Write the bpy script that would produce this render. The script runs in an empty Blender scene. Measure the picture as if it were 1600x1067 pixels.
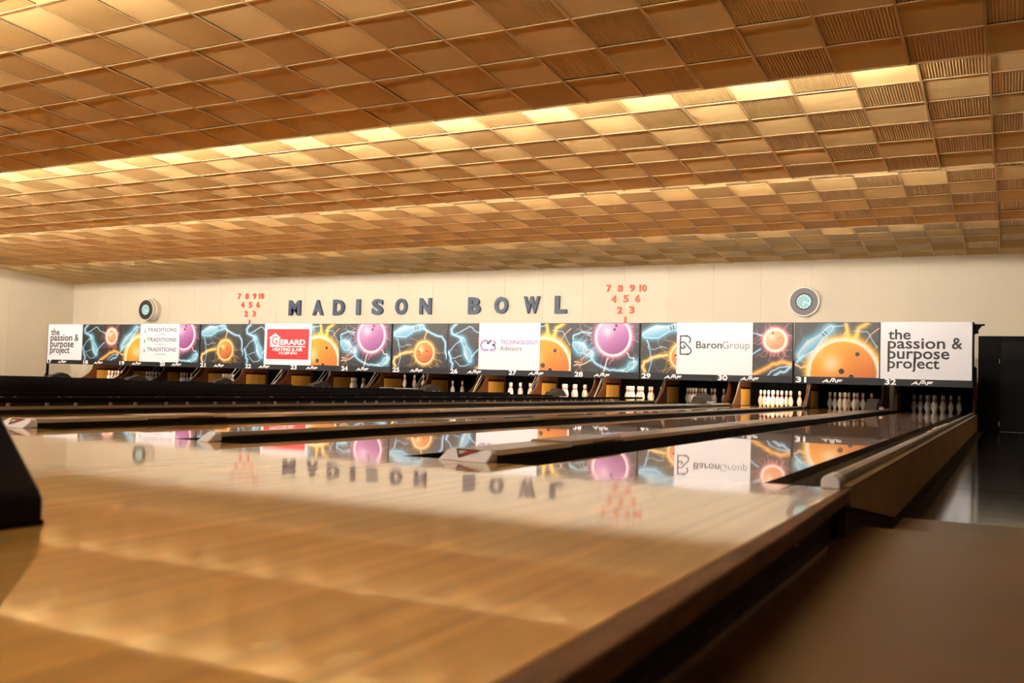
import bpy, bmesh, math, random
import numpy as np
from mathutils import Vector, Matrix
random.seed(7); np.random.seed(7)
S = bpy.context.scene; COL = S.collection
# ------------------------------------------------------------------ camera, world, exposure
CAM = (1.4305, -4.0204, 0.3891); F, YAW, PIT, ROL = 1483.39, -0.4831, 0.0427, 0.0297
def cam_axes():
    d = Vector((math.sin(YAW)*math.cos(PIT), math.cos(YAW)*math.cos(PIT), math.sin(PIT)))
    r = Vector((math.cos(YAW), -math.sin(YAW), 0)); u = r.cross(d)
    return (math.cos(ROL)*r + math.sin(ROL)*u, -math.sin(ROL)*r + math.cos(ROL)*u, d)
RX, UX, DX = cam_axes()
cd = bpy.data.cameras.new('camera'); cam = bpy.data.objects.new('camera', cd); COL.objects.link(cam)
cam.matrix_world = Matrix(((RX.x, UX.x, -DX.x, CAM[0]), (RX.y, UX.y, -DX.y, CAM[1]), (RX.z, UX.z, -DX.z, CAM[2]), (0, 0, 0, 1)))
cd.sensor_width = 36; cd.lens = F*36/1600; cd.clip_start = 0.05; cd.clip_end = 200
cd.dof.use_dof = True; cd.dof.focus_distance = 19.0; cd.dof.aperture_fstop = 2.8
S.camera = cam
w = bpy.data.worlds.new('world'); S.world = w; w.use_nodes = True
w.node_tree.nodes['Background'].inputs[0].default_value = (1.0, 0.86, 0.68, 1)
w.node_tree.nodes['Background'].inputs[1].default_value = 0.05
S.view_settings.view_transform = 'Standard'; S.view_settings.look = 'None'
S.view_settings.gamma = 1; S.view_settings.use_curve_mapping = False
S.view_settings.exposure = 1.3
S.cycles.caustics_reflective = False; S.cycles.caustics_refractive = False
TUBE_POWER = 56.0; PIN_POWER = 60.0
CUTOFF_ROWS = (2, 3); ROW = {0: .8, 1: .85, 2: 1.0, 3: 2.7, 4: 1.1, 5: .65}  # first: rows given an added lip and recess that cut downward lamp light
LAMP_COL = (1.0, 0.975, 0.93)

# ------------------------------------------------------------------ helpers
def lin(c):
    return tuple((v/255/12.92 if v/255 <= .04045 else ((v/255+.055)/1.055)**2.4) for v in c)
class MB:
    def __init__(s): s.v = []; s.f = []; s.sm = False
    def box(s, x0, x1, y0, y1, z0, z1):
        n = len(s.v)
        s.v += [(x0,y0,z0),(x1,y0,z0),(x1,y1,z0),(x0,y1,z0),(x0,y0,z1),(x1,y0,z1),(x1,y1,z1),(x0,y1,z1)]
        s.f += [tuple(n+i for i in q) for q in ((0,3,2,1),(4,5,6,7),(0,1,5,4),(1,2,6,5),(2,3,7,6),(3,0,4,7))]
        return s
    def prism(s, poly, a, b, axis):          # extrude a 2D polygon along an axis (x: poly is (y,z); y: (x,z); z: (x,y))
        n = len(s.v); m = len(poly)
        mk = {'x': lambda t, p: (t, p[0], p[1]), 'y': lambda t, p: (p[0], t, p[1]), 'z': lambda t, p: (p[0], p[1], t)}[axis]
        s.v += [mk(a, p) for p in poly] + [mk(b, p) for p in poly]
        s.f += [tuple(range(n+m-1, n-1, -1)), tuple(range(n+m, n+2*m))]
        s.f += [(n+i, n+(i+1) % m, n+m+(i+1) % m, n+m+i) for i in range(m)]
        return s
    def sheet(s, prof, a, b):                # open (x,z) profile swept along y
        n = len(s.v); m = len(prof)
        s.v += [(p[0], a, p[1]) for p in prof] + [(p[0], b, p[1]) for p in prof]
        s.f += [(n+i, n+i+1, n+m+i+1, n+m+i) for i in range(m-1)]
        return s
    def lathe(s, prof, seg=16, c=(0,0,0), axis='z'):
        n = len(s.v)
        for r, h in prof:
            for k in range(seg):
                a = 2*math.pi*k/seg; p = (r*math.cos(a), r*math.sin(a), h)
                if axis == 'y': p = (p[0], -p[2], p[1])
                if axis == 'x': p = (p[2], p[0], p[1])
                s.v.append((p[0]+c[0], p[1]+c[1], p[2]+c[2]))
        m = len(prof)
        for i in range(m-1):
            for k in range(seg):
                s.f.append((n+i*seg+k, n+i*seg+(k+1) % seg, n+(i+1)*seg+(k+1) % seg, n+(i+1)*seg+k))
        s.f.append(tuple(n+k for k in reversed(range(seg)))); s.f.append(tuple(n+(m-1)*seg+k for k in range(seg)))
        return s
    def bar(s, p, q, r, seg=6):
        p = Vector(p); q = Vector(q); d = (q-p).normalized()
        a = d.cross(Vector((0, 0, 1)) if abs(d.z) < .9 else Vector((1, 0, 0))).normalized(); b = d.cross(a)
        n = len(s.v)
        for e in (p, q):
            for k in range(seg):
                t = 2*math.pi*k/seg; s.v.append(tuple(e+a*r*math.cos(t)+b*r*math.sin(t)))
        s.f += [(n+k, n+(k+1) % seg, n+seg+(k+1) % seg, n+seg+k) for k in range(seg)]
        s.f += [tuple(n+k for k in reversed(range(seg))), tuple(n+seg+k for k in range(seg))]
        return s
    def mesh(s, name, smooth=False):
        me = bpy.data.meshes.new(name); me.from_pydata(s.v, [], s.f); me.update()
        bm = bmesh.new(); bm.from_mesh(me); bmesh.ops.recalc_face_normals(bm, faces=bm.faces); bm.to_mesh(me); bm.free()
        if smooth:
            for p in me.polygons: p.use_smooth = True
        return me
def link(name, data, mat=None, parent=None, loc=None):
    o = bpy.data.objects.new(name, data); COL.objects.link(o)
    if mat is not None and data is not None and not data.materials: data.materials.append(mat)
    if parent is not None: o.parent = parent
    if loc is not None: o.location = loc
    return o
def build(mb, name, mat, parent=None, loc=None, smooth=False, bevel=0):
    me = mb.mesh(name, smooth)
    o = link(name, me, mat, parent, loc)
    if bevel:
        b = o.modifiers.new('bevel', 'BEVEL'); b.width = bevel; b.segments = 2; b.limit_method = 'ANGLE'
    return o
def box(name, mat, x0, x1, y0, y1, z0, z1, parent=None, bevel=0):
    cx, cy, cz = (x0+x1)/2, (y0+y1)/2, z0
    m = MB().box(x0-cx, x1-cx, y0-cy, y1-cy, 0, z1-z0)
    p = Vector((cx, cy, cz))
    if parent is not None: p = p - wloc(parent)
    return build(m, name, mat, parent, p, bevel=bevel)
def wloc(o):
    v = Vector(o.location)
    while o.parent is not None: o = o.parent; v += Vector(o.location)
    return v
def thing(name, label, cat, loc=(0, 0, 0), group=None):
    o = link(name, None, loc=loc); return tag(o, label, cat, group)
def tag(o, label, cat, group=None):
    o['label'] = label; o['category'] = cat
    if group: o['group'] = group
    return o
def struct(o, label=None):
    o['kind'] = 'structure'
    if label: o['label'] = label
    return o
def shade_auto(o):
    for p in o.data.polygons: p.use_smooth = True
    try: o.data.set_sharp_from_angle(angle=math.radians(35))
    except Exception: pass

# ------------------------------------------------------------------ materials
def mat(name, col, rough=.5, metal=0, coat=0, coat_r=.03, spec=.5, noise=0, nscale=(4, 4, 4), rnd=0, bump=0, bscale=None, emis=None):
    m = bpy.data.materials.new(name); m.use_nodes = True; nt = m.node_tree; N = nt.nodes; L = nt.links
    p = N['Principled BSDF']; c = lin(col)
    p.inputs['Base Color'].default_value = (*c, 1); p.inputs['Roughness'].default_value = rough
    p.inputs['Metallic'].default_value = metal; p.inputs['Coat Weight'].default_value = coat
    p.inputs['Coat Roughness'].default_value = coat_r; p.inputs['Specular IOR Level'].default_value = spec
    if emis:
        p.inputs['Emission Color'].default_value = (*emis[0], 1); p.inputs['Emission Strength'].default_value = emis[1]
    if noise or rnd or bump:
        g = N.new('ShaderNodeNewGeometry'); vm = N.new('ShaderNodeVectorMath'); vm.operation = 'MULTIPLY'
        vm.inputs[1].default_value = nscale; L.new(g.outputs['Position'], vm.inputs[0])
        tx = N.new('ShaderNodeTexNoise'); tx.inputs['Scale'].default_value = 1; tx.inputs['Detail'].default_value = 5
        L.new(vm.outputs[0], tx.inputs['Vector'])
        h = N.new('ShaderNodeHueSaturation'); h.inputs['Color'].default_value = (*c, 1)
        ma = N.new('ShaderNodeMapRange'); ma.inputs['From Min'].default_value = .3; ma.inputs['From Max'].default_value = .7
        ma.inputs['To Min'].default_value = 1-noise; ma.inputs['To Max'].default_value = 1+noise
        L.new(tx.outputs['Fac'], ma.inputs['Value'])
        if rnd:
            oi = N.new('ShaderNodeObjectInfo'); mr = N.new('ShaderNodeMapRange')
            mr.inputs['To Min'].default_value = 1-rnd; mr.inputs['To Max'].default_value = 1+rnd
            L.new(oi.outputs['Random'], mr.inputs['Value'])
            mu = N.new('ShaderNodeMath'); mu.operation = 'MULTIPLY'
            L.new(ma.outputs[0], mu.inputs[0]); L.new(mr.outputs[0], mu.inputs[1]); L.new(mu.outputs[0], h.inputs['Value'])
        else: L.new(ma.outputs[0], h.inputs['Value'])
        L.new(h.outputs[0], p.inputs['Base Color'])
        if bump:
            v2 = N.new('ShaderNodeVectorMath'); v2.operation = 'MULTIPLY'; v2.inputs[1].default_value = bscale or (2, 2, 2)
            L.new(g.outputs['Position'], v2.inputs[0])
            t2 = N.new('ShaderNodeTexNoise'); t2.inputs['Scale'].default_value = 1; t2.inputs['Detail'].default_value = 1
            L.new(v2.outputs[0], t2.inputs['Vector'])
            b = N.new('ShaderNodeBump'); b.inputs['Strength'].default_value = 1; b.inputs['Distance'].default_value = bump
            L.new(t2.outputs['Fac'], b.inputs['Height']); L.new(b.outputs[0], p.inputs['Normal'])
            if coat: L.new(b.outputs[0], p.inputs['Coat Normal'])
    return m
M = {}
M['tile'] = mat('ceiling_tile_tan', (224, 189, 125), .5, rnd=.05, noise=.06, nscale=(1.5, 1.5, 1.5))
M['grid'] = mat('ceiling_grid_tan', (218, 186, 132), .5)
M['back'] = mat('ceiling_void', (38, 28, 18), .9)
M['lip'] = mat('ceiling_lip', (222, 190, 140), .5)
M['wall'] = mat('cream_wall', (222, 209, 184), .65, noise=.03, nscale=(.7, .7, .7), rnd=.015)
M['darkwall'] = mat('tan_wall', (176, 150, 112), .7, noise=.1)
M['approach'] = mat('maple_approach', (192, 146, 72), .34, noise=.2, nscale=(22, .55, 1), rnd=.16, coat=1, coat_r=.038, bump=.00002, bscale=(1.2, 1.2, 1))
M['lane'] = mat('maple_lane', (178, 126, 58), .3, noise=.2, nscale=(38, .4, 1), coat=1, coat_r=.02, bump=.00035, bscale=(.5, 1.9, 1))
M['edge'] = mat('worn_edge_wood', (96, 64, 36), .55, noise=.45, nscale=(20, 5, 20), bump=.003, bscale=(30, 14, 30))
M['gutter'] = mat('dark_gutter', (24, 21, 18), .42, noise=.2, nscale=(6, 2, 6))
M['cap'] = mat('taupe_capping', (128, 112, 94), .34, noise=.12, nscale=(6, 1.2, 6), coat=.3, coat_r=.15)
M['capside'] = mat('capping_side_black', (18, 15, 12), .5, spec=.3)
M['nose'] = mat('cast_white_metal', (222, 226, 234), .3, .05)
M['logo_red'] = mat('logo_red', (190, 60, 50), .5)
M['logo_dark'] = mat('logo_dark', (40, 36, 36), .5)
M['brass'] = mat('brown_label', (120, 84, 52), .5)
M['black'] = mat('black_plastic', (9, 9, 10), .75, spec=.08)
M['gutter_lit'] = mat('lit_gutter', (92, 80, 62), .4, noise=.25, nscale=(6, 2, 6))  # lighter copy of the dark gutter, the light on it painted into the colour
M['blackmat'] = mat('black_cloth', (6, 6, 6), .95, spec=.1)
M['steel'] = mat('steel', (150, 144, 134), .35, .7)
M['rail'] = mat('mask_rail_black', (22, 23, 26), .45, spec=.3)
M['frame'] = mat('mask_frame', (30, 30, 33), .5, spec=.3)
M['white'] = mat('sign_white', (216, 220, 226), .4)
M['ink'] = mat('ink_black', (26, 26, 30), .5)
M['inkgrey'] = mat('ink_charcoal', (62, 58, 64), .5)
M['inklight'] = mat('ink_grey', (120, 116, 124), .5)
M['purple'] = mat('ink_purple', (150, 124, 184), .5)
M['slate'] = mat('ink_slate', (104, 108, 132), .5)
M['green'] = mat('ink_green', (120, 158, 132), .5)
M['red'] = mat('sign_red', (214, 14, 26), .4)
M['printw'] = mat('print_white', (246, 246, 248), .5)
M['navy'] = mat('navy_letters', (52, 66, 92), .45)
M['orange'] = mat('orange_numbers', (226, 82, 48), .45)
M['pin'] = mat('pin_white', (240, 236, 228), .25, coat=.5)
M['pinred'] = mat('pin_red', (190, 22, 30), .3)
M['kick'] = mat('kickback_brown', (92, 50, 20), .5, noise=.25, nscale=(3, 3, 3))
M['kickplate'] = mat('kick_plate_golden', (214, 160, 70), .45, noise=.12, nscale=(30, 30, 1))
M['hood'] = mat('brown_hood', (38, 28, 21), .6, spec=.3)
M['side'] = mat('side_board_olive', (168, 142, 98), .55, noise=.16, nscale=(3, 3, 6))
M['ledge'] = mat('ledge_tan', (132, 112, 82), .5, noise=.1)
M['dim'] = mat('riser_dark', (34, 30, 26), .7)
M['platform'] = mat('platform_brown', (104, 78, 52), .42, noise=.16, nscale=(2.2, 1.4, 1), coat=.25, coat_r=.25)
M['step'] = mat('step_grey', (110, 96, 76), .35, noise=.1)
M['aisle'] = mat('dark_tile', (18, 15, 12), .11, spec=.3, rnd=.12, bump=.0006, bscale=(1.5, 5, 1))
M['grout'] = mat('floor_base_dark', (20, 17, 14), .8)
M['door'] = mat('door_dark', (13, 10, 8), .6, spec=.2, noise=.2)
M['doorf'] = mat('door_frame_black', (9, 8, 7), .7, spec=.15)
M['hinge'] = mat('hinge_brass', (150, 120, 70), .35, .7)
M['navybody'] = mat('navy_plastic', (8, 11, 20), .5, spec=.2)
M['clockw'] = mat('clock_cream', (226, 216, 196), .35)
M['clockg'] = mat('clock_grey', (112, 104, 106), .5)
M['clockd'] = mat('clock_brown', (52, 36, 32), .45)
M['clockb'] = mat('clock_black', (14, 16, 22), .5)
M['dial'] = mat('clock_dial', (140, 190, 192), .4, emis=((.30, .55, .58), .04))
M['dialmark'] = mat('clock_marks', (228, 248, 250), .4, emis=((.7, .95, 1), .10))
M['tube'] = mat('fluorescent_tube', (255, 255, 255), .5, emis=(LAMP_COL, TUBE_POWER))
M['housing'] = mat('lamp_housing_white', (225, 220, 208), .5)
M['tape'] = mat('white_tape', (220, 214, 204), .6)

# ------------------------------------------------------------------ key dimensions
W = 1.0541; G = .2429; CW = .2729; CN = .0644; P = (2*W+4*G+CW+CN)/2
LC = [0.0]                                    # lane centres, lane 32 first
for k in range(15): LC.append(LC[-1]-(W+2*G+(CW if k % 2 == 0 else CN)))
YM, ZMT, ZMB, ZMS = 16.47, 1.822, .545, .688  # masking units
MR = .8175
YW = 20.0; XL = -29.93; XR = 3.2; YB = -9.0; FZ = -.42
EDGES = [-8.283, -3.573, 1.137, 5.847, 10.587, 15.337, 20.0]; ZL = 3.6; TA = math.tan(math.radians(4.2)); AL = math.radians(4.2)
def px(X):
    v = Vector(X)-Vector(CAM); z = v.dot(DX)
    if z < .1: return None
    return 800+F*v.dot(RX)/z, 533.5-F*v.dot(UX)/z

# ------------------------------------------------------------------ floors
struct(box('floor', M['grout'], XL, XR, YB, YW, FZ-.05, FZ), 'dark floor beneath the lanes')
ap = struct(box('floor_approach', M['dim'], XL, .80, -7.0, 0, FZ+.001, -.03), 'maple bowling approach in front of the lanes')
BW = .027; x = .842; n = 0
bme = MB().box(-BW/2, BW/2, -3.5, 3.5, 0, .03).mesh('board'); bme.materials.append(M['approach'])
while n < 280:
    o = link('board', bme, None, ap, Vector((x-BW/2, -3.5, -.03))-wloc(ap)); o.rotation_euler.y = random.gauss(0, .0009); x -= BW; n += 1
m = MB().box(XL, x, -7, 0, -.03, 0); b = build(m, 'board_field', M['approach'], ap, -wloc(ap)); b['kind'] = 'stuff'
m = MB().prism([(.842, 0), (.868, 0), (.896, -1.26), (.912, -2.8), (.925, -7), (.842, -7)], -.052, .0005, 'z')
build(m, 'edge_trim', M['edge'], ap, -wloc(ap), bevel=.006)
m = MB().box(.74, .80, -7, .0, FZ+.02, -.052); build(m, 'riser', M['dim'], ap, -wloc(ap))
build(MB().box(.80, .835, -7, -.3, -.2, -.185), 'metal_strip', M['steel'], ap, -wloc(ap))
pf = struct(box('floor_platform', M['platform'], .812, XR, -7, .45, FZ+.001, -.2), 'brown platform beside the approach')
struct(box('floor_step', M['step'], .905, XR, .452, 1.80, FZ+.001, -.31), 'grey step below the platform')
al = struct(box('floor_aisle', M['grout'], .95, XR, 1.81, YW-.02, FZ+.001, FZ+.012), 'dark tiled aisle beside lane 32')
tme = MB().box(-.3, .3, -.3, .3, 0, .012).mesh('tile'); tme.materials.append(M['aisle'])
for i in range(4):
    for j in range(30):
        link('tile', tme, None, al, Vector((1.262+.605*i-.02, 2.12+.605*j, FZ+.012+random.uniform(0, .0006)))-wloc(al)).rotation_euler = (random.uniform(-.0012, .0012), random.uniform(-.0012, .0012), 0)

# ------------------------------------------------------------------ walls
def wall(name, label, base, panels, m):
    o = struct(build(base, name, m, None, (0, 0, 0)), label)
    for q in panels: box('panel', m, *q, parent=o)
    return o
pan = []; x = XR
while x > XL+.05:
    x0 = max(XL+.004, x-1.22)
    if x0 < .8 or x > 99: pan.append((x0+.002, x-.002, YW-.012, YW-.0005, FZ+.02 if x < .8 else 1.76, 3.72))
    else: pan.append((x0+.002, x-.002, YW-.012, YW-.0005, 1.76, 3.72))
    x = x0
wb = wall('wall_back', 'cream panelled wall behind the pins', MB().box(XL, XR, YW, YW+.1, FZ, 4.1), pan, M['wall'])
pan = []; y = YW-.016
while y > YB+.05:
    y0 = max(YB+.004, y-2.6); pan.append((XL+.0005, XL+.012, y0+.003, y-.003, FZ+.02, 4.05)); y = y0
wall('wall_left', 'cream panelled wall at the far left', MB().box(XL-.1, XL, YB, YW+.1, FZ, 4.1), pan, M['wall'])
wall('wall_right', 'dark wall beside the aisle', MB().box(XR, XR+.1, YB, YW+.1, FZ, 4.1), [(XR-.02, XR-.0005, YB+.01, YW-.2, FZ+.02, 1.75)], M['darkwall'])
M['dark_panel'] = mat('added_panel_dark', (92, 72, 52), .7, noise=.1)
w_r = bpy.data.objects['wall_right'].children[0]; w_r.name = 'added_dark_panel'; w_r.data.materials[0] = M['dark_panel']  # unseen dark panel, added to darken what the aisle floor reflects
wall('wall_front', 'cream wall behind the viewer', MB().box(XL-.1, XR+.1, YB-.1, YB, FZ, 4.1), [], M['wall'])

# ------------------------------------------------------------------ ceiling: sawtooth slabs of corrugated tiles
CX0, CP = .545, .68
def tile_mesh(wx, wy, along_x, n=22):
    m = MB(); k = 2*n; a = .0055
    pts = [(-.5+i/k, a if i % 2 else -a) for i in range(k+1)]
    for t, z in pts: m.v += [(t*wx, -wy/2, z), (t*wx, wy/2, z)] if not along_x else [(-wx/2, t*wy, z), (wx/2, t*wy, z)]
    m.f = [(2*i, 2*i+1, 2*i+3, 2*i+2) for i in range(k)]
    me = bpy.data.meshes.new('tile'); me.from_pydata(m.v, [], m.f); me.update(); me.materials.append(M['tile']); return me
lights = []
for s in range(len(EDGES)-1):
    y0, y1 = EDGES[s], EDGES[s+1]; L = (y1-y0)/math.cos(AL); rp = L/7
    if s == 5: y1 = YW-.002; L = (y1-y0)/math.cos(AL)
    zn = ZL+(y1-y0)*TA
    ya_ = y0-(.15 if s in CUTOFF_ROWS else 0); yb_ = y1-(.16 if s+1 in CUTOFF_ROWS else 0)
    bm_ = MB().prism([(ya_, zn+.06+(y0-ya_)*TA), (yb_, ZL+.06+(y1-yb_)*TA), (yb_, ZL+.09+(y1-yb_)*TA), (ya_, zn+.09+(y0-ya_)*TA)], XL+.001, XR-.001, 'x')
    ce = struct(build(bm_, 'ceiling', M['back']), ['corrugated ceiling slope behind the viewer', 'corrugated ceiling slope above the viewer', 'nearest corrugated ceiling slope, at the top of the view', 'second corrugated ceiling slope', 'third corrugated ceiling slope', 'farthest corrugated ceiling slope, against the wall'][s])
    if s > 0:
        struct(build(MB().box(XL+.002, XR-.002, ya_+.004, ya_+.02, ZL+.03, zn+.085), 'trim_%d' % (2*s), M['wall']), 'upright face of a ceiling step')
    if s < 5: struct(build(MB().box(XL+.002, XR-.002, y1-.012, y1+.004, ZL-.006, ZL+(.045 if s+1 in CUTOFF_ROWS else .022)), 'trim_%d' % (2*s+1), M['lip']), 'lower edge of a ceiling step')  # lip made taller on cut-off rows to block downward lamp light
    if s+1 in CUTOFF_ROWS: build(MB().box(XL+.002, XR-.002, y1-.145, y1-.0125, ZL+.036, ZL+.041), 'added_leak_block', M['wall'], ce)  # added unseen panel, stops lamp light leaking through the tile gaps
    ta, tb = tile_mesh(CP-.012, rp-.012, True), tile_mesh(CP-.012, rp-.012, False)
    items = []
    for k in range(-45, 5):
        xa, xb = CX0+CP*(k-1), CX0+CP*k; sx = 1
        if xb < XL+.1 or xa > XR-.1: continue
        if xa < XL: sx = (xb-XL)/CP; xa = XL
        if xb > XR: sx = (XR-xa)/CP; xb = XR
        for r in range(7):
            d = (r+.5)*rp; yc = y0+d*math.cos(AL); zc = zn-d*math.sin(AL)
            ps = [px((xx, y0+dd*math.cos(AL), zn-dd*math.sin(AL))) for xx, dd in ((xa, r*rp), (xb, r*rp), (xb, (r+1)*rp), (xa, (r+1)*rp))]
            size = 0
            if all(ps) and s >= 2:
                xs = [q[0] for q in ps]; ys = [q[1] for q in ps]
                if max(xs) > 0 and min(xs) < 1600 and max(ys) > 0 and min(ys) < 1067:
                    area = abs(sum(ps[i][0]*ps[(i+1) % 4][1]-ps[(i+1) % 4][0]*ps[i][1] for i in range(4)))/2
                    if area > 110: size = area
            items.append((size, (xa+xb)/2, yc, zc, sx, (k+r+s+1) % 2))
    items.sort(key=lambda q: -q[0])
    field = MB()
    for i, (size, xc, yc, zc, sx, o) in enumerate(items):
        me = ta if o else tb
        rx, ry, dz = -AL+random.gauss(0, .004), random.gauss(0, .003), .012+random.uniform(-.002, .004)
        if size > 0 and i < 295:
            t = link('tile', me, None, ce, (xc, yc, zc+dz)); t.rotation_euler = (rx, ry, 0); t.scale.x = sx
        else:
            n = len(field.v); R = Matrix.Rotation(rx, 3, 'X')
            for v in me.vertices:
                q = R @ Vector((v.co.x*sx, v.co.y, v.co.z)); field.v.append((q.x+xc, q.y+yc, q.z+zc+dz))
            field.f += [tuple(n+j for j in p.vertices) for p in me.polygons]
    if field.v:
        me = bpy.data.meshes.new('tile_field'); me.from_pydata(field.v, [], field.f); me.update()
        t = link('tile_field', me, M['tile'], ce); t['kind'] = 'stuff'
    bar_y = MB().box(-.013, .013, 0, L-.004, -.008, .0).mesh('grid_bar'); bar_y.materials.append(M['grid'])
    for k in range(-45, 5):
        xk = CX0+CP*k
        if XL+.03 < xk < XR-.03:
            o = link('grid_bar', bar_y, None, ce, (xk, y0, zn)); o.rotation_euler = (-AL, 0, 0)
    bar_x = MB().box(XL+.003, XR-.003, -.012, .012, -.006, .002).mesh('grid_bar'); bar_x.materials.append(M['grid'])
    for r in range(1, 7):
        o = link('grid_bar', bar_x, None, ce, (0, y0+r*rp*math.cos(AL), zn-r*rp*math.sin(AL))); o.rotation_euler = (-AL, 0, 0)
    # strip lights behind the step at this slope's near end
    lights.append((ya_, s))
hm = MB().prism([(.02, .0), (.075, .02), (.075, .055), (.02, .075)], -1.19, 1.19, 'x').mesh('housing'); hm.materials.append(M['housing'])
tm = MB().lathe([(.017, -1.14), (.017, 1.14)], 8, axis='x').mesh('tube', True); tm.materials.append(M['tube'])
nm = {0: 'at the back of the room', 1: 'above the seating', 2: 'just above the viewer', 3: 'behind the first ceiling step', 4: 'behind the second ceiling step', 5: 'behind the third ceiling step'}
for y0, s in lights:
    tm = tm.copy(); tm.materials[0] = mat('fluorescent_tube', (255, 255, 255), .5, emis=(LAMP_COL, TUBE_POWER*ROW[s]))
    xe = {0: .6, 1: .6, 2: .55, 3: .35, 4: .75, 5: .6}[s]
    for i in range(12):
        xc = xe-1.2-2.5*i
        if xc < XL+1.2: continue
        t = thing('strip_light', 'white fluorescent strip light tucked '+nm[s], 'light', (xc, y0, ZL+(.045 if s in CUTOFF_ROWS else .03)), 'strip lights '+nm[s])
        link('housing', hm, None, t); link('tube', tm, None, t, (0, .095, .0375))

WH = {17: 'under the far-left lettered board', 18: 'under the leftmost pink ball', 19: 'under the left half of the leaf board', 20: 'under the right half of the leaf board',
      21: 'under the gold ball left of the red board', 22: 'under the left half of the red board', 23: 'under the right half of the red board', 24: 'under the purple ball right of the red board',
      25: 'under the gold ball left of the purple-lettered board', 26: 'under the left half of the purple-lettered board', 27: 'under the right half of the purple-lettered board', 28: 'under the largest purple ball',
      29: 'under the left half of the looped-letter board', 30: 'under the rightmost pink ball', 31: 'under the rightmost big gold ball', 32: 'under the far-right lettered board'}
ORD = ['first', 'second', 'third', 'fourth', 'fifth', 'sixth', 'seventh', 'eighth', 'ninth', 'tenth', 'eleventh', 'twelfth', 'thirteenth', 'fourteenth', 'fifteenth', 'sixteenth']
# ------------------------------------------------------------------ lanes, gutters, dividers
def gut_prof(xa, xb, n=10, dep=.095):
    c = (xa+xb)/2; h = (xb-xa)/2
    return [(c-h*math.cos(math.pi*i/n), -dep*math.sin(math.pi*i/n)**.7) for i in range(n+1)]
for k, c in enumerate(LC):
    ln = 32-k
    t = thing('bowling_lane', 'polished maple bowling lane, its pins '+WH[ln], 'bowling lane', (c, 0, 0), 'bowling lanes')
    build(MB().box(-W/2, W/2, .002, 19.3, -.12, 0), 'lane_bed', M['lane'], t)
    for sg in (-1, 1):
        pr = gut_prof(*sorted((sg*(W/2+.002), sg*(W/2+G-.002))))
        g = MB().sheet(pr, .002, 19.3)
        n = len(g.v); lo = [(p[0], -.125) for p in pr]
        g.prism(pr[::-1]+[(pr[0][0], -.125), (pr[-1][0], -.125)], .003, 19.299, 'y')
        build(g, 'gutter', M['gutter_lit' if k == 0 and sg > 0 else 'gutter'], t, smooth=False)
def nose(t, w, logo):
    z = .056; a = min(.03, w*.25)
    b = MB(); h = w/2
    b.v = [(-h, -.05, .001), (h, -.05, .001), (h, .06, .001), (-h, .06, .001), (-h+a*.4, .0126, z-.012), (-h+a, .03, z), (h-a, .03, z), (h-a*.2, .0126, z-.012), (h-a*.2, .06, z-.012), (h-a, .06, z), (-h+a, .06, z), (-h+a*.4, .06, z-.012)]
    b.f = [(0, 1, 7, 6, 5, 4), (0, 4, 11, 3), (1, 2, 8, 7), (4, 5, 10, 11), (6, 7, 8, 9), (5, 6, 9, 10), (2, 3, 11, 10, 9, 8), (0, 3, 2, 1)]
    o = build(b, 'nose', M['nose'], t, bevel=.004)
    if logo:
        sl = (z-.001)/.08
        P3 = lambda u, v: (u, -.05+v*.08-.003, .001+v*.08*sl+.003)
        def tri(name, pts, m):
            q = MB(); q.v = [P3(*p) for p in pts]; q.f = [tuple(range(len(pts)))]
            me = bpy.data.meshes.new(name); me.from_pydata(q.v, [], q.f); me.update(); link(name, me, m, o)
        tri('emblem', [(-.075, .93), (.07, .93), (-.03, .22)], M['logo_dark'])
        tri('emblem', [(.0, .80), (.055, .80), (-.022, .32), (-.032, .45)], M['logo_red'])
        tri('emblem', [(-.055, .78), (-.005, .78), (-.033, .45)], M['nose'])
def cap_part(t, w, y0, y1, z, ov, name='cover'):
    h = w/2+ov; a = min(.022, h*.5)
    build(MB().prism([(-h, z-.022), (-h+a, z), (h-a, z), (h, z-.022), (h-.004, z-.03), (-h+.004, z-.03)], y0, y1, 'y'), name, M['cap'], t)
DIV = []
for k in range(15):
    wd = CW if k % 2 == 0 else CN
    xc = LC[k]-W/2-G-wd/2; a, b_ = 31-k, 32-k; DIV.append((xc, wd, a, b_))
    t = thing('lane_divider', '%s lane capping from the right, %s with dark sides and metal nose' % (ORD[k], 'broad taupe' if wd == CW else 'narrow taupe'), 'lane divider', (xc, 0, 0), 'lane dividers')
    nose(t, wd+(.0 if wd == CW else .02), wd == CW)
    build(MB().box(-wd/2+.002, wd/2-.002, .06, 17.5, -.12, .03), 'core', M['capside'], t)
    if k >= 3:
        ys = [.058, 4.2, 7.4, 10.6, 13.8, 17.5]
    elif wd == CW:
        cap_part(t, wd, .062, .95, .052, -.004)
        cap_part(t, wd, .95, 1.75, .062, .004)
        build(MB().box(wd/2+.002, wd/2+.006, 1.25, 1.6, .036, .05), 'brown_plate', M['brass'], t)
        ys = [1.75, 5.0, 8.2, 11.4, 14.6, 17.5]
    else:
        cap_part(t, wd, .062, .9, .05, 0); ys = [.9, 4.2, 7.4, 10.6, 13.8, 17.5]
    for i in range(len(ys)-1): cap_part(t, wd, ys[i]+.004, ys[i+1], .056 if k >= 3 else .052+.004*(i % 2), .003*(i % 2))
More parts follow.
